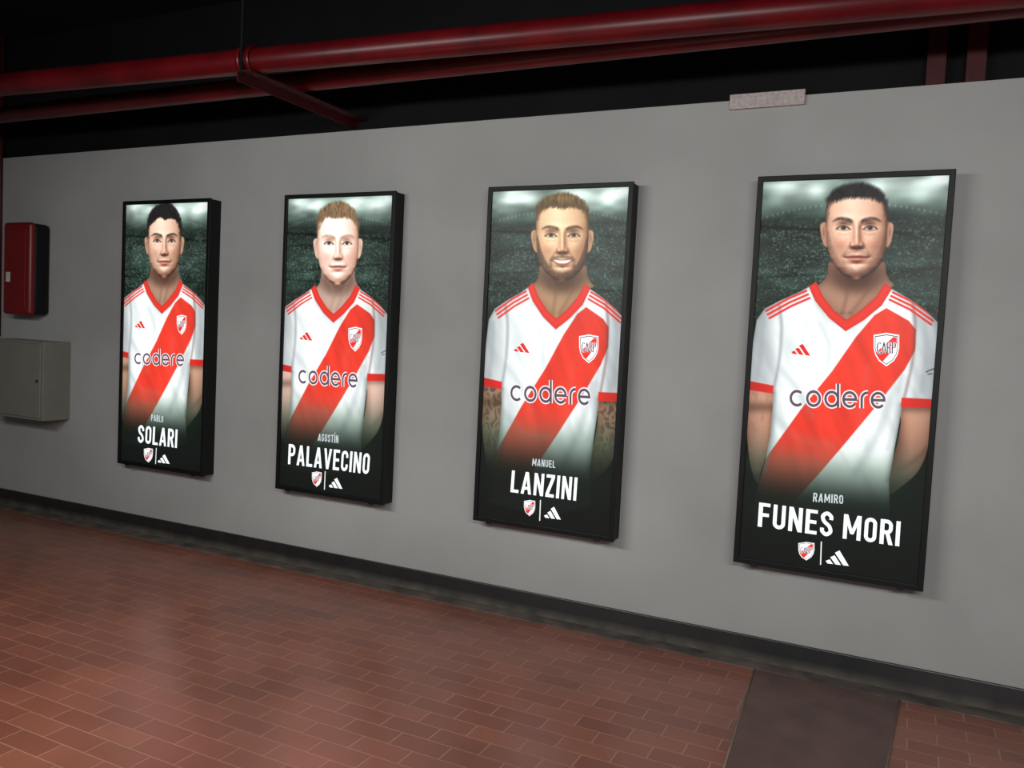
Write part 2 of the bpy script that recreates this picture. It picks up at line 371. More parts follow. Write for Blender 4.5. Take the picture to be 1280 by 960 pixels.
def paint(cv,pl,k):
    src=np.array(ANC,float);dst=np.array(pl['anc'],float)
    A_=np.c_[src,np.ones(len(src))]; Tm=np.linalg.lstsq(A_,dst,rcond=None)[0]
    T=lambda pts:(np.c_[np.array(pts,float),np.ones(len(pts))]@Tm)
    sx=abs(Tm[0,0]); sy=abs(Tm[1,1]); sm=(sx+sy)/2
    X,Y,u,v=cv.X,cv.Y,cv.u,cv.v
    cu=u*230;cvv=v*475
    Ti=np.linalg.inv(np.array([[Tm[0,0],Tm[1,0]],[Tm[0,1],Tm[1,1]]]))
    jx=Ti[0,0]*(X-Tm[2,0])+Ti[0,1]*(Y-Tm[2,1]); jy=Ti[1,0]*(X-Tm[2,0])+Ti[1,1]*(Y-Tm[2,1])   # shirt coordinates
    # ---- stadium background
    keys=[0,.03,.07,.10,.14,.22,.30,.36,.45,.6,.8,1.]
    cols=np.array([(112,130,122),(122,142,133),(84,102,94),(36,48,43),(42,56,49),(48,64,57),(42,58,50),(30,43,36),(22,34,27),(18,32,23),(12,26,17),(7,14,10)],float)
    bg=np.stack([np.interp(v,keys,cols[:,i]) for i in range(3)],-1)
    haze=vnoise(cu,cvv,45,14,3+k)*.6+vnoise(cu,cvv,18,7,8+k)*.4; bg*= (0.6+.8*haze)[...,None]
    sp=vnoise(cu,cvv,1.7,1.5,11+k)*.6+vnoise(cu,cvv,3.5,2,5+k)*.4
    dens=.5+.9*vnoise(cu,cvv,24,10,15+k)
    crowd=np.interp(v,[.08,.13,.33,.38,.5],[0,1,1,.3,0])
    bg+= (crowd*dens*(np.clip(sp-.5,0,1)*140-14))[...,None]*np.array([.92,1,.96])
    tier=np.exp(-((cvv-62-(cu-115)*.05)/2.2)**2)+.7*np.exp(-((cvv-112+(cu-115)*.06)/2.)**2)+.7*np.exp(-((cvv-136-(cu-115)*.04)/2.)**2)
    bg-= (tier*22)[...,None]
    dots=(np.exp(-((cvv-30-(cu-115)**2*.0012)/1.4)**2)*(np.sin(cu*.9)>.5)); bg+= (dots*32)[...,None]
    for (bx,by,br) in ((30,8,26),(70,12,18),(150,10,24),(200,14,26),(222,5,16)):
        bg+= (np.exp(-(((cu-bx)/br)**2+((cvv-by)/(br*.5))**2))*95)[...,None]
    cv.rgb[:]=np.clip(bg,4,240)
    SK,HI,SH=[np.array(pl[q],float) for q in ('skin','hi','sh')]
    DK=SH*.45
    # ---- arms
    arms=[[(936,482),(966,486),(965,520),(961,556),(951,590),(947,604),(938,580),(933,525)],
          [(1127,503),(1164,505),(1164,535),(1159,562),(1148,588),(1128,607),(1104,622),(1102,600),(1119,565),(1126,530)]]
    for ai,a in enumerate(arms):
        d=cv.sd(T(a)); m=np.clip(d+.5,0,1); cv.fill(m,SK*.97,lab=1)
        if k==2:
            cv.fill(m,(120,98,80),.6)
            w1=vnoise(jx,jy,10,10,77)*5;w2=vnoise(jx,jy,10,10,78)*5
            n=np.abs(np.sin(jx*.2+w1)*np.sin(jy*.16+w2)); cv.fill(m*np.clip(n*1.8-.2,0,1),(50,48,48),.6)
        cv.fill(m*np.exp(-np.clip(d,0,99)/(4.5*sm)),SH,.75)
        cv.fill(m*np.clip((jy-500)/110,0,1)**1.5,DK,.8)
        if ai==1: cv.fill(m*np.clip((1138-jx)/22,0,1)*np.clip((jy-505)/50,0,1),DK,.65)
        if ai==1: cv.gstroke(T([(1160,560),(1140,578),(1112,592)]),4*sm,SH*.6,.35,clip=m)
        cv.fill(m*np.exp(-((jy-509)/7)**2),DK,.5)
        if k==3 and ai==0:
            cv.fill(m*np.clip((vnoise(cu,cvv,5,8,4)-.6)*5,0,1),(150,112,96),.35)
    # ---- neck
    hx,ey,ux,uy=pl['head']; H=lambda pts:np.array([(hx+a*ux,ey+b*uy) for a,b in pts])
    fx=(X-hx)/ux; fy=(Y-ey)/uy
    nl,nr=pl['neck']; t1=T([(1013,360),(1030,380),(1058,407),(1090,382),(1112,362)])
    nk=np.array([(nl,ey+1.1*uy),(nl-.03*ux,ey+1.45*uy),(nl-.12*ux,ey+1.64*uy),(nl-.3*ux,ey+1.80*uy),*t1.tolist(),(nr+.3*ux,ey+1.82*uy),(nr+.14*ux,ey+1.66*uy),(nr+.03*ux,ey+1.45*uy),(nr,ey+1.1*uy)])
    d=cv.sd(nk,False); m=np.clip(d+.5,0,1); cv.fill(m,SK*.80,lab=1)
    cv.fill(m*np.exp(-np.clip(d,0,99)/(6*sm)),SH*.85,.7)
    cv.blob(hx,ey+1.5*uy,.95*ux,.6*uy,DK*1.15,.92,4.,clip=m)
    vb=T([(1057,404)])[0]
    cv.gstroke([(nl+.3*ux,ey+1.45*uy),(nl+.6*ux,ey+2.0*uy),(vb[0]-.12*ux,vb[1]-.3*uy)],3*sm,SH*.85,.35,clip=m)
    cv.gstroke([(nr-.3*ux,ey+1.45*uy),(nr-.55*ux,ey+2.*uy),(vb[0]+.15*ux,vb[1]-.3*uy)],3*sm,SH*.85,.35,clip=m)
    if k==3:
        for xx in range(6): cv.stroke([(1047+xx*3.6,389.5+(xx%2)*.8),(1047.6+xx*3.6,392.5)],1.0,(80,60,56),.6)
    # ---- jersey
    jer=[(1014,357),(1000,365),(975,376),(956,386),(946,400),(941,430),(937,462),(934,486),(950,489),(966,491),(966,510),(963,545),(957,575),(950,600),(940,640),(1030,660),(1112,648),(1111,600),(1118,560),(1124,528),(1127,508),(1145,509),(1165,509),(1170,470),(1175,430),(1172,403),(1158,389),(1135,373),(1112,360),(1098,381),(1078,398),(1058,411),(1040,400),(1024,382)]
    d=cv.sd(T(jer),False); jm=np.clip(d+.5,0,1)
    cv.fill(jm,WHITE,lab=2)
    a1=jx*.5+jy*.86; b1=jx*.86-jy*.5
    hgt=vnoise(b1,a1,22,60,40+k)*9+vnoise(b1,a1,11,34,50+k)*3.5
    hgt+=5*np.exp(-(((jx-1010)/32)**2+((jy-440)/40)**2))+5*np.exp(-(((jx-1098)/30)**2+((jy-442)/40)**2))+4*np.exp(-(((jx-1045)/50)**2+((jy-545)/60)**2))
    gy,gx=np.gradient(hgt); gx=gx*cv.X.shape[1]/230.*1.0; gy=gy*cv.X.shape[0]/475.*1.0
    sh=np.clip(-(gx*.9)-(gy*.55)*1.,-1,1)*.26
    arm_l=np.clip((972-jx)/6,0,1); arm_r=np.clip((jx-1138)/6,0,1)
    body=.10*np.clip(np.abs(jx-1050)/90,0,1)**3
    lum=1+np.clip(sh,-.15,.05)-body*1.1-.07*arm_l-.09*arm_r
    lum=np.clip(lum,.6,1.03)
    tint=np.stack([lum,lum**.94,lum**.9],-1)
    cv.rgb=cv.rgb*(1-jm[...,None])+cv.rgb*tint*jm[...,None]
    cv.fill(jm*np.exp(-np.clip(d,0,99)/(3.5*sm)),(120,130,134),.5)
    sash=[(1093,394),(1108,385),(1136,401),(1145,412),(1144,438),(1131,462),(1100,502),(1060,550),(1024,592),(988,632),(930,636),(944,596),(962,566),(1000,513),(1040,464),(1070,421)]
    smk=cv.mask(T(sash),1.,False)*jm
    pre=cv.rgb.copy()
    lumr=(pre.mean(-1)/242.)[...,None]
    w=smk[...,None]; cv.rgb=cv.rgb*(1-w)+np.array(RED,float)*np.clip(lumr,.35,1.05)*w
    cv.gstroke(T([(974,382),(977,410),(974,450),(966,492)]),2.4*sm,(104,114,120),.45,clip=jm)
    cv.gstroke(T([(1141,380),(1144,410),(1140,455),(1128,506)]),2.4*sm,(100,70,70),.45,clip=jm)
    cv.gstroke(T([(966,492),(963,540),(955,590)]),3.5*sm,(100,110,112),.45,clip=jm)
    cv.gstroke(T([(1127,506),(1121,550),(1111,600)]),4*sm,(100,110,112),.5,clip=jm)
    for a,b_,al,sg in (([(976,462),(996,486),(1014,520)],(150,160,166),.3,5),([(968,520),(1000,548),(1040,556)],(140,150,154),.28,6),([(1118,486),(1098,540),(1070,590)],(140,150,154),.35,7),([(1024,404),(1036,430),(1034,462)],(165,174,180),.3,5),([(1126,470),(1120,520),(1110,560)],(150,158,160),.3,4),([(1156,402),(1158,440),(1152,488)],(150,158,164),.4,5),([(953,404),(951,440),(946,474)],(150,158,164),.35,4),([(1085,460),(1075,520),(1085,560)],(160,170,174),.2,6)):
        cv.gstroke(T(a),sg*sm,b_,al,clip=jm*(1-smk*.6))
    for c_ in ([(936,476),(967,482),(966,492),(934,487)],[(1127,497),(1168,499),(1166,510),(1126,509)]):
        cv.fill(cv.mask(T(c_),1,False),(206,42,34),lab=2)
    for off in (1.8,6.8,11.8):
        cv.stroke(T([(1007+off*.42,362+off*.9),(984+off*.42,372+off*.9),(957+off*.42,387+off*.9)]),2.9*sm,(214,44,34),.95,1.,clip=jm)
        cv.stroke(T([(1117-off*.42,364+off*.9),(1142-off*.42,376+off*.9),(1169-off*.42,395+off*.9)]),2.9*sm,(214,44,34),.95,1.,clip=jm)
    coll=[(1011,358),(1019,376),(1036,397),(1057,414),(1080,400),(1102,382),(1115,361),(1106,354),(1095,371),(1076,388),(1058,400),(1043,389),(1029,371),(1020,352)]
    d=cv.sd(T(coll),False); m=np.clip(d+.5,0,1); cv.fill(m,(220,54,42),lab=2); cv.fill(m*np.exp(-np.clip(d,0,9)/(1.6*sm)),(150,24,22),.5)
    if k in (1,3):
        cv.stroke(T([(1158,465),(1164,462),(1168,461)]),1.6*sm,(40,40,44),.8); cv.stroke(T([(1160,468),(1165,467)]),1.4*sm,(40,40,44),.8)
    # ---- head
    WY=[-1.25,-1.1,-.9,-.45,.1,.55,.95,1.25,1.48,1.62]; WX=[.42,.72,.92,1.0,1.0,.965,.87,.70,.46,.2]
    face=H([(-x,y) for x,y in zip(WX,WY)]+[(x,y) for x,y in zip(WX[::-1],WY[::-1])])
    for sg in (-1,1):
        ear=H([(sg*.95,-.1),(sg*1.09,-.18),(sg*1.2,-.08),(sg*1.18,.2),(sg*1.08,.54),(sg*.94,.56)])
        d=cv.sd(ear); m=np.clip(d+.5,0,1); cv.fill(m,SK*.9,lab=1); cv.fill(m*np.exp(-np.clip(d,0,9)/(1.2*sm)),SH,.35)
        cv.fill(m*np.clip((1.08-np.abs(fx))/.1,0,1),SH,.6)
        cv.blob(hx+sg*1.09*ux,ey+.14*uy,.05*ux,.2*uy,SH*.9,.6)
    d=cv.sd(face); fm=np.clip(d+.5,0,1); cv.lab[fm>.5]=1
    G=lambda x,y,sx_,sy_:np.exp(-(((fx-x)/sx_)**2+((fy-y)/sy_)**2))
    S2=lambda x,y,sx_,sy_:np.exp(-(((np.abs(fx)-x)/sx_)**2+((fy-y)/sy_)**2))
    wy=np.interp(fy,WY,WX); r2=np.clip((fx/(wy+.04))**2,0,.985)
    hz=.72*np.sqrt(1-r2)*np.sqrt(np.clip(1-((fy-.05)/2.0)**2,.03,1))
    ns=.5*(1+np.tanh((fy+.02)/.22))*.20*(1-.5*(1+np.tanh((fy-.63)/.06)))
    nw=.12+.05*np.clip(fy/.55,0,1)**2
    hz+=ns*np.exp(-(fx/nw)**2)+.06*S2(.17,.56,.07,.085)+.04*G(0,.52,.13,.12)
    hz+=.05*S2(.40,-.27,.32,.12)-.13*S2(.43,-.03,.22,.14)-.05*S2(.17,-.05,.08,.13)+.065*S2(.44,.0,.17,.09)
    hz+=.06*S2(.56,.40,.24,.22)-.025*S2(.6,.95,.2,.2)
    hz+=.035*G(0,.87,.26,.06)+.045*G(0,1.02,.22,.07)-.03*G(0,.945,.34,.025)-.03*S2(.4,.95,.07,.07)-.04*G(0,1.16,.24,.07)+.07*G(0,1.38,.24,.15)-.012*G(0,.77,.05,.07)
    dxx=(fx[0,-1]-fx[0,0])/(fx.shape[1]-1); dyy=(fy[-1,0]-fy[0,0])/(fy.shape[0]-1)
    gy,gx=np.gradient(hz,dyy,dxx)
    nn=np.sqrt(1+gx*gx+gy*gy); nxx,nyy,nzz=-gx/nn,-gy/nn,1/nn
    def lam(lx,ly,lz):
        l=math.sqrt(lx*lx+ly*ly+lz*lz); return np.clip((nxx*lx+nyy*ly+nzz*lz)/l,0,1)
    key=lam(-.2,-.38,1.); fil=lam(1.,-.05,.4); fil2=lam(-1.,-.0,.4)
    s_=.84*key+.16*fil+.14*fil2
    fc=ramp(s_,[.2,.46,.7,.86,1.0],[DK,SH,SK*.9,SK*.6+HI*.4,HI])
    spec=lam(-.12,-.3,1.)**30; fc+= (spec*20)[...,None]
    fc+= ((vnoise(cu,cvv,1.6,1.6,33+k)-.5)*7)[...,None]
    cv.rgb=cv.rgb*(1-fm[...,None])+np.clip(fc,0,252)*fm[...,None]
    cv.fill(fm*(S2(.55,.5,.25,.22)+G(0,.52,.15,.14))*.22,SK*np.array([1.02,.8,.78]))
    hc=np.array(pl['hair'],float)
    bt=np.array((52,34,24),float) if k==2 else np.array((52,38,34),float)
    line=np.interp(np.abs(fx),[0,.3,.5,.65,.8,.95],[1.2,1.18,1.03,.8,.5,-.05])
    low=np.clip((fy-line)/.16,0,1)*fm
    mus=np.exp(-((fy-.775-.12*np.abs(fx))/.065)**4)*np.clip((.46-np.abs(fx))/.08,0,1)*fm
    gob=np.exp(-(((np.abs(fx)-.44)/.07)**2))*np.clip((fy-.8)/.1,0,1)*np.clip((1.2-fy)/.1,0,1)*fm
    soul=G(0,1.13,.08,.05)*fm
    bmk=np.clip(low+mus*.9+gob*.8+soul,0,1)
    nb=.62+.38*vnoise(cu,cvv,1.3,1.7,60+k)
    cv.fill(bmk*nb,bt,pl['beard'])
    brow=hc*.9+8 if k not in (1,2) else ((120,88,62) if k==1 else (58,40,26))
    for sg in (-1,1):
        b_=cv.sd(H([(sg*.16,-.17),(sg*.18,-.28),(sg*.42,-.345),(sg*.64,-.33),(sg*.8,-.2),(sg*.62,-.25),(sg*.42,-.24)]))
        cv.fill(np.clip(b_/(1.8*sm)+.6,0,1)*(.6+.4*vnoise(cu,cvv,1.2,2,70)),brow,.85 if k!=1 else .55)
        e=H([(sg*.24,.035),(sg*.33,-.03),(sg*.46,-.055),(sg*.58,-.02),(sg*.64,.02),(sg*.53,.048),(sg*.38,.055)])
        em=cv.mask(e,1.1)
        cv.fill(em,np.array((196,180,170.)) if k!=1 else (225,210,202),.85)
        cv.fill(np.clip(em*1.3,0,1)*np.exp(-((((X-hx)/ux-sg*.44)/.085)**2+((fy+.0)/.085)**2)**3),(34,22,18),.95)
        cv.blob(hx+(sg*.44-.03)*ux,ey-.03*uy,.02*ux,.02*uy,(255,255,255),.5)
        cv.gstroke(H([(sg*.22,.04),(sg*.33,-.04),(sg*.46,-.068),(sg*.59,-.03),(sg*.67,.03)]),.024*uy+.12,(36,22,18),.85)
        cv.gstroke(H([(sg*.26,.07),(sg*.45,.085),(sg*.64,.04)]),.02*uy+.1,SH*.7,.45)
        cv.gstroke(H([(sg*.24,-.09),(sg*.42,-.135),(sg*.66,-.08)]),.022*uy+.1,SH*.8,.4)
        cv.gstroke(H([(sg*.25,.17),(sg*.42,.22),(sg*.58,.18)]),.03*uy+.1,SH,.25)
        cv.blob(hx+sg*.09*ux,ey+.645*uy,.05*ux,.024*uy,DK*.7,.85)
        cv.gstroke(H([(sg*.2,.46),(sg*.235,.56),(sg*.18,.64)]),.024*uy+.1,SH*.85,.4)
        cv.gstroke(H([(sg*.26,.62),(sg*.38,.76),(sg*.45,.88)]),.035*uy,SH,.25 if k!=2 else .55)
    if k==2:
        cv.fill(cv.mask(H([(-.4,.86),(-.15,.86),(0,.875),(.15,.86),(.4,.86),(.24,1.04),(0,1.10),(-.24,1.04)]),1.),(160,90,80),.95)
        cv.fill(cv.mask(H([(-.32,.885),(0,.905),(.32,.885),(.19,.985),(0,1.01),(-.19,.985)]),1.),(232,226,216),1.)
    else:
        lc=SK*np.array([.88,.66,.66]) if k!=1 else np.array((214,132,122.))
        lm_=cv.mask(H([(-.38,.94),(-.2,.88),(-.06,.855),(0,.87),(.06,.855),(.2,.88),(.38,.94),(.22,1.04),(0,1.08),(-.22,1.04)]),1.6)
        lumf=np.clip(cv.rgb.mean(-1)/SK.mean(),.6,1.25)[...,None]
        w=(lm_*.8)[...,None]; cv.rgb=cv.rgb*(1-w)+lc*lumf*w
        cv.gstroke(H([(-.39,.935),(-.15,.95),(0,.94),(.15,.95),(.39,.935)]),.022*uy+.15,(80,36,32),.8)
    # hair
    st=pl['style']
    HA={'fade':[(-1.0,-.05),(-1.03,-.5),(-.98,-.92),(-.78,-1.2),(-.42,-1.38),(0,-1.45),(.42,-1.4),(.78,-1.2),(.98,-.9),(1.03,-.45),(1.0,-.05),(.95,-.3),(.9,-.6),(.82,-.8),(.5,-.92),(.2,-.95),(-.25,-.95),(-.55,-.88),(-.82,-.8),(-.92,-.6),(-.96,-.3)],
        'crop':[(-1.0,.05),(-1.04,-.55),(-1.0,-1.0),(-.74,-1.3),(-.35,-1.46),(.1,-1.52),(.5,-1.42),(.84,-1.2),(1.02,-.85),(1.04,-.4),(1.0,.05),(.95,-.3),(.9,-.66),(.7,-.88),(.35,-.98),(-.0,-.94),(-.4,-1.0),(-.7,-.9),(-.92,-.6)],
        'short':[(-1.0,.05),(-1.05,-.5),(-1.02,-1.0),(-.82,-1.35),(-.4,-1.58),(.05,-1.68),(.5,-1.54),(.87,-1.25),(1.02,-.8),(1.04,-.4),(1.0,.05),(.94,-.3),(.88,-.66),(.7,-.9),(.3,-1.02),(-.1,-.98),(-.5,-1.02),(-.8,-.8),(-.94,-.4)],
        'quiff':[(-1.01,.1),(-1.05,-.5),(-1.02,-.95),(-.86,-1.28),(-.6,-1.5),(-.2,-1.66),(.2,-1.72),(.5,-1.6),(.8,-1.35),(1.0,-1.0),(1.05,-.5),(1.01,.1),(.95,-.3),(.88,-.62),(.7,-.9),(.4,-.98),(.05,-.94),(-.3,-1.02),(-.6,-.86),(-.86,-.66),(-.95,-.3)]}[st]
    sn=vnoise(cu+cvv*.35,cvv,1.6,6,90+k)
    d=cv.sd(H(HA),True)+(sn-.5)*(.035 if k==3 else .055)*ux*2*np.where(fy<-1.1,.5,1); soft={'fade':.13,'crop':.12,'short':.12,'quiff':.09}[st]*ux
    hm=np.clip(d/soft+.5,0,1)
    sidef=1-np.clip((np.abs(fx)-.76)/.14,0,1)*np.clip((fy+.95)/.7,0,1)*(.7 if st in('fade','crop','short') else .3)
    cv.fill(hm*sidef,hc,.97)
    cv.lab[(hm>.6)]=3
    strand=vnoise(cu-fx*6,cvv+np.abs(fx)*9,1.1,5,95+k)*.6+vnoise(cu,cvv,3,9,97+k)*.4
    topl=np.clip((-fy-.95)/.5,0,1)
    cv.fill(hm*np.clip((strand-.4)*2.2,0,1)*(.3+.7*topl),np.clip(hc*1.55+18,0,255),.5)
    cv.fill(hm*np.clip((.5-strand)*2.2,0,1),hc*.5,.5)
    if k==2: cv.fill(hm*G(.0,-1.32,.6,.15)*np.clip(strand,0,1),(160,132,84),.7)
    # ---- fade to dark at the bottom of the picture
    y0,y1=pl['fade']
    t=np.clip((Y-.10*(X-hx)-y0)/(y1-y0),0,1); t=t*t*(3-2*t)
    isf=(cv.lab>0)
    g=np.clip(t/.45,0,1)*.6*isf
    gw=g[...,None]; cv.rgb=cv.rgb*(1-gw)+(cv.rgb*.45+np.array((62,88,72.)))*gw
    dark=np.stack([np.interp(v,[.6,.85,1.],q) for q in ((20,12,7),(32,20,12),(24,16,10))],-1)
    tt=(t**1.6*.97)[...,None]
    cv.rgb=cv.rgb*(1-tt)+dark*tt
    cv.lab[t>.93]=0
    vg=1-.16*np.clip((np.abs(u-.5)-.38)/.12,0,1)
    cv.rgb*=vg[...,None]
    if k==1: cv.rgb*= (1+.06*np.exp(-(fx**2+fy**2)/3))[...,None]
    cv.rgb=np.clip(cv.rgb,0,250)

def grid_mesh(name,Xg,Zg,y,rgb,fsel,parent):
    ny,nx=Xg.shape
    ii=np.arange(ny*nx).reshape(ny,nx)
    q=np.stack([ii[:-1,:-1],ii[1:,:-1],ii[1:,1:],ii[:-1,1:]],-1)[fsel].reshape(-1,4)
    used,inv=np.unique(q,return_inverse=True); q=inv.reshape(-1,4)
    co=np.stack([Xg.ravel()[used],np.full(len(used),y),Zg.ravel()[used]],-1)
    me=bpy.data.meshes.new(name)
    me.vertices.add(len(used)); me.vertices.foreach_set('co',co.astype(np.float32).ravel())
    me.loops.add(q.size); me.loops.foreach_set('vertex_index',q.astype(np.int32).ravel())
    me.polygons.add(len(q)); me.polygons.foreach_set('loop_start',np.arange(0,q.size,4,dtype=np.int32)); me.polygons.foreach_set('loop_total',np.full(len(q),4,np.int32))
    me.update(calc_edges=True)
    at=me.color_attributes.new('Col','FLOAT_COLOR','POINT')
    c=np.ones((len(used),4),np.float32); c[:,:3]=s2l(rgb.reshape(-1,3)[used]); at.data.foreach_set('color',c.ravel())
    me.materials.append(M_print)
    o=bpy.data.objects.new(name,me); sc.collection.objects.link(o); reparent2(o,parent); return o

class Flat:
    """collects flat coloured polygons laid on the plane y=const"""
    def __init__(s,y): s.y=y; s.v=[];s.f=[];s.c=[]
    def add(s,px,faces,c,layer=0):
        n=len(s.v)
        for p in px:
            h=hit(p,1,s.y-layer*.0004); s.v.append((h[0],h[1],h[2])); s.c.append(c)
        for fc in faces: s.f.append([n+i for i in fc])
    def poly(s,px,c,layer=0): s.add(px,[list(range(len(px)))],c,layer)
    def ribbon(s,pts,w,c,mp,layer=0,closed=False):
        pts=np.array(pts,float); n=len(pts); L=[];Rr=[]
        for i in range(n):
            a=pts[i]-pts[i-1] if (closed or i>0) else pts[1]-pts[0]
            b=pts[(i+1)%n]-pts[i] if (closed or i<n-1) else a
            a=a/(np.linalg.norm(a)+1e-9); b=b/(np.linalg.norm(b)+1e-9)
            t=a+b; t/=np.linalg.norm(t)+1e-9; nn=np.array([-t[1],t[0]])
            cs=max(.5,abs(nn@np.array([-a[1],a[0]]))); nn=nn*w/2/cs
            L.append(mp(*(pts[i]+nn)));Rr.append(mp(*(pts[i]-nn)))
        m=n if closed else n-1
        s.add(L+Rr,[[i,(i+1)%n,n+(i+1)%n,n+i] for i in range(m)],c,layer)
    def obj(s,name,parent):
        me=bpy.data.meshes.new(name); me.from_pydata(s.v,[],s.f)
        at=me.color_attributes.new('Col','FLOAT_COLOR','POINT')
        c=np.ones((len(s.v),4),np.float32); c[:,:3]=s2l(np.array(s.c,float)); at.data.foreach_set('color',c.ravel())
        me.materials.append(M_print)
        o=bpy.data.objects.new(name,me); sc.collection.objects.link(o); reparent2(o,parent); return o
# condensed squared sans capitals built from strokes: returns (width, polygons, ribbons)
def glyph(ch,t=.165):
    W=.5;h=t/2;tb=.14
    rect=lambda a,b,c,d:[(a,b),(c,b),(c,d),(a,d)]
    P=[];Rb=[]
    def arc(cx,cy,rx,ry,a0,a1,n=7): return [(cx+rx*math.cos(math.radians(a0+(a1-a0)*i/n)),cy+ry*math.sin(math.radians(a0+(a1-a0)*i/n))) for i in range(n+1)]
    r=.165
    if ch=='I': W=t; P=[rect(0,0,t,1)]
    elif ch=='Í': W=t; P=[rect(0,0,t,1),[(.02,1.08),(.14,1.08),(.26,1.3),(.10,1.3)]]
    elif ch=='L': W=.44; P=[rect(0,0,t,1),rect(0,0,W,tb)]
    elif ch=='F': W=.45; P=[rect(0,0,t,1),rect(0,1-tb,W,1),rect(0,.44,W*.92,.44+tb)]
    elif ch=='E': W=.46; P=[rect(0,0,t,1),rect(0,1-tb,W,1),rect(0,.43,W*.93,.43+tb),rect(0,0,W,tb)]
    elif ch=='T': W=.48; P=[rect(W/2-h,0,W/2+h,1),rect(0,1-tb,W,1)]
    elif ch=='N': W=.54; P=[rect(0,0,t*.95,1),rect(W-t*.95,0,W,1),[(0,1),(t,1),(W,0),(W-t,0)]]
    elif ch=='M': W=.70; P=[rect(0,0,t*.95,1),rect(W-t*.95,0,W,1),[(0,1),(t,1),(W/2+h*.8,.22),(W/2-h*.8,.22)],[(W,1),(W-t,1),(W/2-h*.8,.22),(W/2+h*.8,.22)]]
    elif ch=='A': W=.58; P=[[(0,0),(t,0),(W/2+h*.75,1),(W/2-h*1.05,1)],[(W,0),(W-t,0),(W/2-h*.75,1),(W/2+h*1.05,1)],rect(W*.22,.2,W*.78,.2+tb*.9)]
    elif ch=='V': W=.56; P=[[(0,1),(t,1),(W/2+h*.75,0),(W/2-h*1.05,0)],[(W,1),(W-t,1),(W/2-h*.75,0),(W/2+h*1.05,0)]]
    elif ch=='Z': W=.47; P=[rect(0,0,W,tb),rect(0,1-tb,W,1),[(0,tb),(t*1.1,tb),(W,1-tb),(W-t*1.1,1-tb)]]
    elif ch=='U': Rb=[([(h,1)]+arc(h+r,h+r,r,r,180,270)+arc(W-h-r,h+r,r,r,270,360)+[(W-h,1)],False)]
    elif ch=='O': Rb=[(arc(h+r,h+r,r,r,180,270)[:-1]+arc(W-h-r,h+r,r,r,270,360)+arc(W-h-r,1-h-r,r,r,0,90)[:-1]+arc(h+r,1-h-r,r,r,90,180),True)]
    elif ch=='C': Rb=[([(W-h,.66)]+arc(W-h-r,1-h-r,r,r,0,90)+arc(h+r,1-h-r,r,r,90,180)+arc(h+r,h+r,r,r,180,270)+arc(W-h-r,h+r,r,r,270,360)+[(W-h,.34)],False)]
    elif ch=='G': Rb=[([(W-h,.70)]+arc(W-h-r,1-h-r,r,r,0,90)+arc(h+r,1-h-r,r,r,90,180)+arc(h+r,h+r,r,r,180,270)+arc(W-h-r,h+r,r,r,270,360)+[(W-h,.5)],False)]; P=[rect(W*.52,.42,W,.42+tb*.9)]
    elif ch in 'PR':
        Rb=[([(h,1-tb/2)]+arc(W-h-r,1-tb/2-r,r,r,90,0)+arc(W-h-r,.44+tb/2+r-.02,r,r,0,-90)+[(h,.44+tb/2-.02)],False)]; P=[rect(0,0,t,1)]
        if ch=='R': P.append([(W*.42,.46),(W*.42+t,.46),(W+.03,0),(W+.03-t*1.05,0)])
    elif ch=='B':
        Rb=[([(h,1-tb/2)]+arc(W-h-.14,1-tb/2-.15,.14,.15,90,0)+arc(W-h-.14,.51+.15,.14,.15,0,-90)+[(h,.51)],False),([(h,.51)]+arc(W-h-.14,.51-.17,.14,.17,90,0)+arc(W-h-.14,tb/2+.17,.14,.17,0,-90)+[(h,tb/2)],False)]; P=[rect(0,0,t,1)]
    elif ch=='S':
        pts=catmull([(W-h,.68),(W-h-.01,.82),(W/2,1-tb/2),(h+.01,.82),(h+.02,.67),(W*.36,.555),(W*.64,.45),(W-h-.02,.33),(W-h-.01,.18),(W/2,tb/2),(h+.01,.18),(h,.32)],5,False)
        Rb=[([tuple(p) for p in pts],False)]
    elif ch==' ': W=.16
    return W,P,Rb
def name_on(fl,t,quad,c,layer=0,gap=.125,rw=.15):
    g=[glyph(ch) for ch in t]; tot=sum(a[0] for a in g)+gap*(len(g)-1)
    TL,TR,BR,BL=[np.array(q,float) for q in quad]
    x=0
    for W,P,Rb in g:
        mp=lambda a,b,x=x:tuple((BL*(1-(x+a)/tot)+BR*(x+a)/tot)*(1-b)+(TL*(1-(x+a)/tot)+TR*(x+a)/tot)*b)
        for p in P: fl.poly([mp(*q) for q in p],c,layer)
        for r,cl in Rb: fl.ribbon(r,rw,c,mp,layer,cl)
        x+=W+gap
def monogram(fl,cx,cy,w,h,c,layer):
    # C A R P in thin strokes, set close together
    mp=lambda x,y:(cx+(x-.5)*w,cy-(y-.5)*h)
    arc=lambda X,Y,rx,ry,a0,a1,n=14:[(X+rx*math.cos(math.radians(a0+(a1-a0)*i/n)),Y+ry*math.sin(math.radians(a0+(a1-a0)*i/n))) for i in range(n+1)]
    S=[arc(.13,.5,.13,.46,50,310),[(.25,.02),(.37,.98)],[(.37,.98),(.49,.02)],[(.29,.34),(.45,.34)],
       [(.55,.02),(.55,.98)],[(.55,.94)]+arc(.63,.74,.10,.20,90,-90)+[(.55,.54)],[(.62,.54),(.75,.02)],
       [(.82,.02),(.82,.98)],[(.82,.94)]+arc(.90,.72,.10,.22,90,-90)+[(.82,.50)]]
    for hw,cc,ly in ((.12,(250,250,252),layer),(.062,c,layer+1)):
        for s_ in S: fl.ribbon(s_,hw,cc,mp,ly)
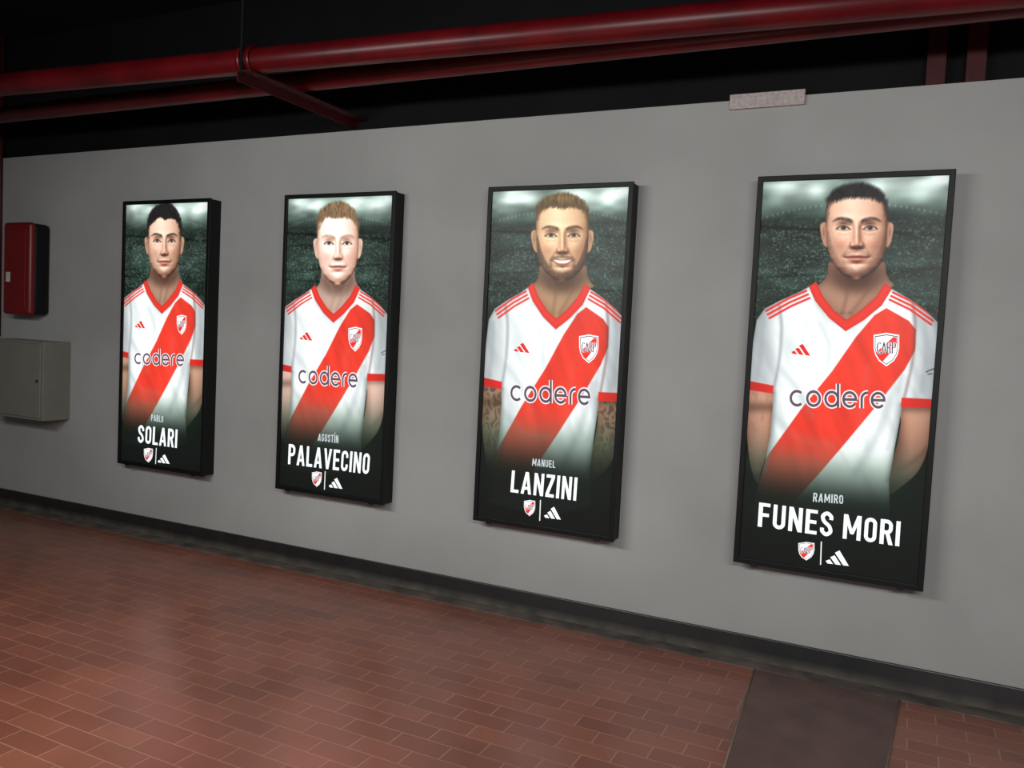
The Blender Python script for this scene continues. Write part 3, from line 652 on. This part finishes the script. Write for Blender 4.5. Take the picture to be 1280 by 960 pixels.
def shield(fl,cx,cy,w,h,full=True,layer=0):
    out=[(-.5,.44),(-.3,.46),(0,.5),(.3,.46),(.5,.44),(.5,.05),(.44,-.15),(.3,-.33),(0,-.5),(-.3,-.33),(-.44,-.15),(-.5,.05)]
    mp=lambda s:[(cx+a*w*s,cy-b*h*s) for a,b in out]
    fl.poly(mp(1.),(250,250,250),layer); fl.poly(mp(.91),(92,78,88),layer+1); fl.poly(mp(.85),(248,250,249),layer+2)
    band=[(.28,.42),(.42,.40),(.42,.14),(-.14,-.39),(-.36,-.24),(-.41,-.08)]
    fl.poly([(cx+a*w*.97,cy-b*h*.9) for a,b in band],(226,48,40),layer+3)
    if full:
        monogram(fl,cx,cy-.05*h,.72*w,.34*h,(56,56,78),layer+4)
def stripes_mark(fl,x,y,w,h,c,slope=.12,layer=0):
    for b in ([(.40,.80),(.60,1.0),(1.0,0),(.76,0)],[(.20,.46),(.39,.62),(.66,0),(.42,0)],[(.0,.16),(.18,.3),(.32,0),(.08,0)]):
        fl.poly([(x+a*w,y+slope*a*w-q*h) for a,q in b],c,layer)
def codere(fl,L,Rr,layer=0):
    letters='codere'; adv=[1.1,1.22,1.2,1.18,.72,1.0]; xs=[0]
    for a in adv[:-1]: xs.append(xs[-1]+a)
    tot=xs[-1]+1.0
    def mp(x,y):
        t=x/tot; X=L[0]+(Rr[0]-L[0])*t; yt=L[1]+(Rr[1]-L[1])*t; yb=L[2]+(Rr[2]-L[2])*t
        return (X,yb+(yt-yb)*y)
    arc=lambda cx,a0,a1,n=28:[(cx+.42*math.cos(math.radians(a0+(a1-a0)*i/n)),.5+.42*math.sin(math.radians(a0+(a1-a0)*i/n))) for i in range(n+1)]
    strokes=[]
    for ch,x in zip(letters,xs):
        c=x+.5
        if ch=='c': strokes.append((arc(c,48,312),False))
        if ch=='o': strokes.append((arc(c,0,348),True))
        if ch=='d': strokes.append((arc(c,0,348),True)); strokes.append(([(c+.42,.0),(c+.42,.5),(c+.42,1.42)],False))
        if ch=='e': strokes.append((arc(c,0,318),False)); strokes.append(([(c-.42,.5),(c,.5),(c+.49,.5)],False))
        if ch=='r': strokes.append(([(x+.12,0),(x+.12,.5),(x+.12,.55)],False)); strokes.append(([(x+.12+.36-.36*math.cos(math.radians(a)),.55+.37*math.sin(math.radians(a))) for a in range(0,100,9)],False))
    for pts,cl in strokes: fl.ribbon(pts,.31,(238,228,230),mp,layer,cl)
    for pts,cl in strokes: fl.ribbon(pts,.165,(84,78,90),mp,layer+1,cl)

LAB=['backlit poster of a dark-haired footballer with a black quiff',
 'backlit poster of a clean-shaven footballer with short light brown hair',
 'backlit poster of a smiling bearded footballer with tattooed arms',
 'backlit poster of a stubbled footballer with very short black hair']
BZ=.026
for k,pl in enumerate(PL):
    x0=PXS[k]; x1=x0+PW; z1=PZ; z0=PZ-PH
    root=empty('lightbox_poster' if k==0 else 'lightbox_poster.%03d'%k,(x0+PW/2,-.002,z0),LAB[k],'poster','illuminated player posters on the wall')
    yb=-PD
    o=box('housing',(x0+.004,yb+.016,z0+.004),(x1-.004,-.001,z1-.004),M_frame,bev=.003); reparent2(o,root)
    bm=bmesh.new()
    add_box(bm,(x0,yb,z0),(x0+BZ,yb+.02,z1),.003); add_box(bm,(x1-BZ,yb,z0),(x1,yb+.02,z1),.003)
    add_box(bm,(x0+BZ-.004,yb+.0005,z1-BZ),(x1-BZ+.004,yb+.02,z1),.003); add_box(bm,(x0+BZ-.004,yb+.0005,z0),(x1-BZ+.004,yb+.02,z0+BZ),.003)
    o=mesh_obj('bezel',bm,M_frame); reparent2(o,root)
    for n_,fx_ in enumerate((.1,.87)):
        bm=bmesh.new()
        add_box(bm,(x0+PW*fx_,yb-.004,z0-.006),(x0+PW*fx_+.03,yb+.02,z0+.006),.002)
        o=mesh_obj('latch_clip',bm,M_frame); reparent2(o,root)
    yp=yb+.010
    pa,pb,pc,pd=x0+BZ-.002,x1-BZ+.002,z0+BZ-.002,z1-BZ+.002
    c0=proj(pa,yp,pd);c1=proj(pb,yp,pd);c2=proj(pa,yp,pc)
    nx=int(abs(c1[0]-c0[0])*1.35)+50; ny=int(abs(c2[1]-c0[1])*1.35)
    uu,vv=np.meshgrid(np.linspace(0,1,nx),np.linspace(0,1,ny))
    Xg=pa+(pb-pa)*uu; Zg=pd+(pc-pd)*vv
    PXa,PYa=proj(Xg,yp,Zg)
    cv=Canvas(PXa,PYa,uu,vv); paint(cv,pl,k)
    fl=cv.lab[:-1,:-1]
    panel=grid_mesh('backlit_panel',Xg,Zg,yp,cv.rgb,np.ones_like(fl,bool),root); panel['label']='printed dark stadium crowd picture'
    per=grid_mesh('printed_person',Xg,Zg,yp-.0004,cv.rgb,fl>0,root); per['label']='printed portrait of a footballer, arms behind the back'
    je=grid_mesh('jersey',Xg,Zg,yp-.0007,cv.rgb,fl==2,per); je['label']='white football shirt with red diagonal sash'
    ha=grid_mesh('hair',Xg,Zg,yp-.0007,cv.rgb,fl==3,per)
    yt=yp-.0014
    q=Flat(yt); codere(q,*pl['cod']); q.obj('sponsor_lettering',per)
    q=Flat(yt); shield(q,*pl['crest']); q.obj('shirt_crest',per)
    q=Flat(yt); stripes_mark(q,*pl['mark'],(214,44,34)); q.obj('shirt_stripe_mark',per)
    q=Flat(yt); name_on(q,pl['name'][0],pl['name'][1],(238,245,248)); q.obj('surname_lettering',root)
    q=Flat(yt); name_on(q,pl['first'][0],pl['first'][1],(190,202,202),gap=.15); q.obj('first_name_lettering',root)
    q=Flat(yt); shield(q,*pl['lc']); q.obj('crest_emblem',root)
    q=Flat(yt); dx,da,db=pl['ld']; ww=.8+.2*k
    q.poly([(dx,da),(dx+ww,da),(dx+ww-1,db),(dx-1,db)],(225,230,228)); q.obj('divider_line',root)
    q=Flat(yt); stripes_mark(q,*pl['lm'],(240,245,246)); q.obj('stripe_mark',root)

# ---------------------------------------------------------------- lights
def area(name,loc,target,sx,sy,e,c=(1,1,1)):
    l=bpy.data.lights.new(name,'AREA'); l.shape='RECTANGLE'; l.size=sx; l.size_y=sy; l.energy=e; l.color=c
    o=bpy.data.objects.new(name,l); sc.collection.objects.link(o); o.location=loc
    o.rotation_euler=(Vector(target)-Vector(loc)).to_track_quat('-Z','Y').to_euler(); return o
area('ceiling_light',(2.2,-3.8,2.5),(2.6,-1.2,-.5),2.4,.3,86,(1,.99,.975))
area('ceiling_light.001',(6.,-4.6,2.5),(5.4,-1.0,-.5),2.6,.3,102,(1,.99,.98))
w=bpy.data.worlds.new('world'); sc.world=w; w.use_nodes=True
w.node_tree.nodes['Background'].inputs['Color'].default_value=(.8,.9,1,1); w.node_tree.nodes['Background'].inputs['Strength'].default_value=.12
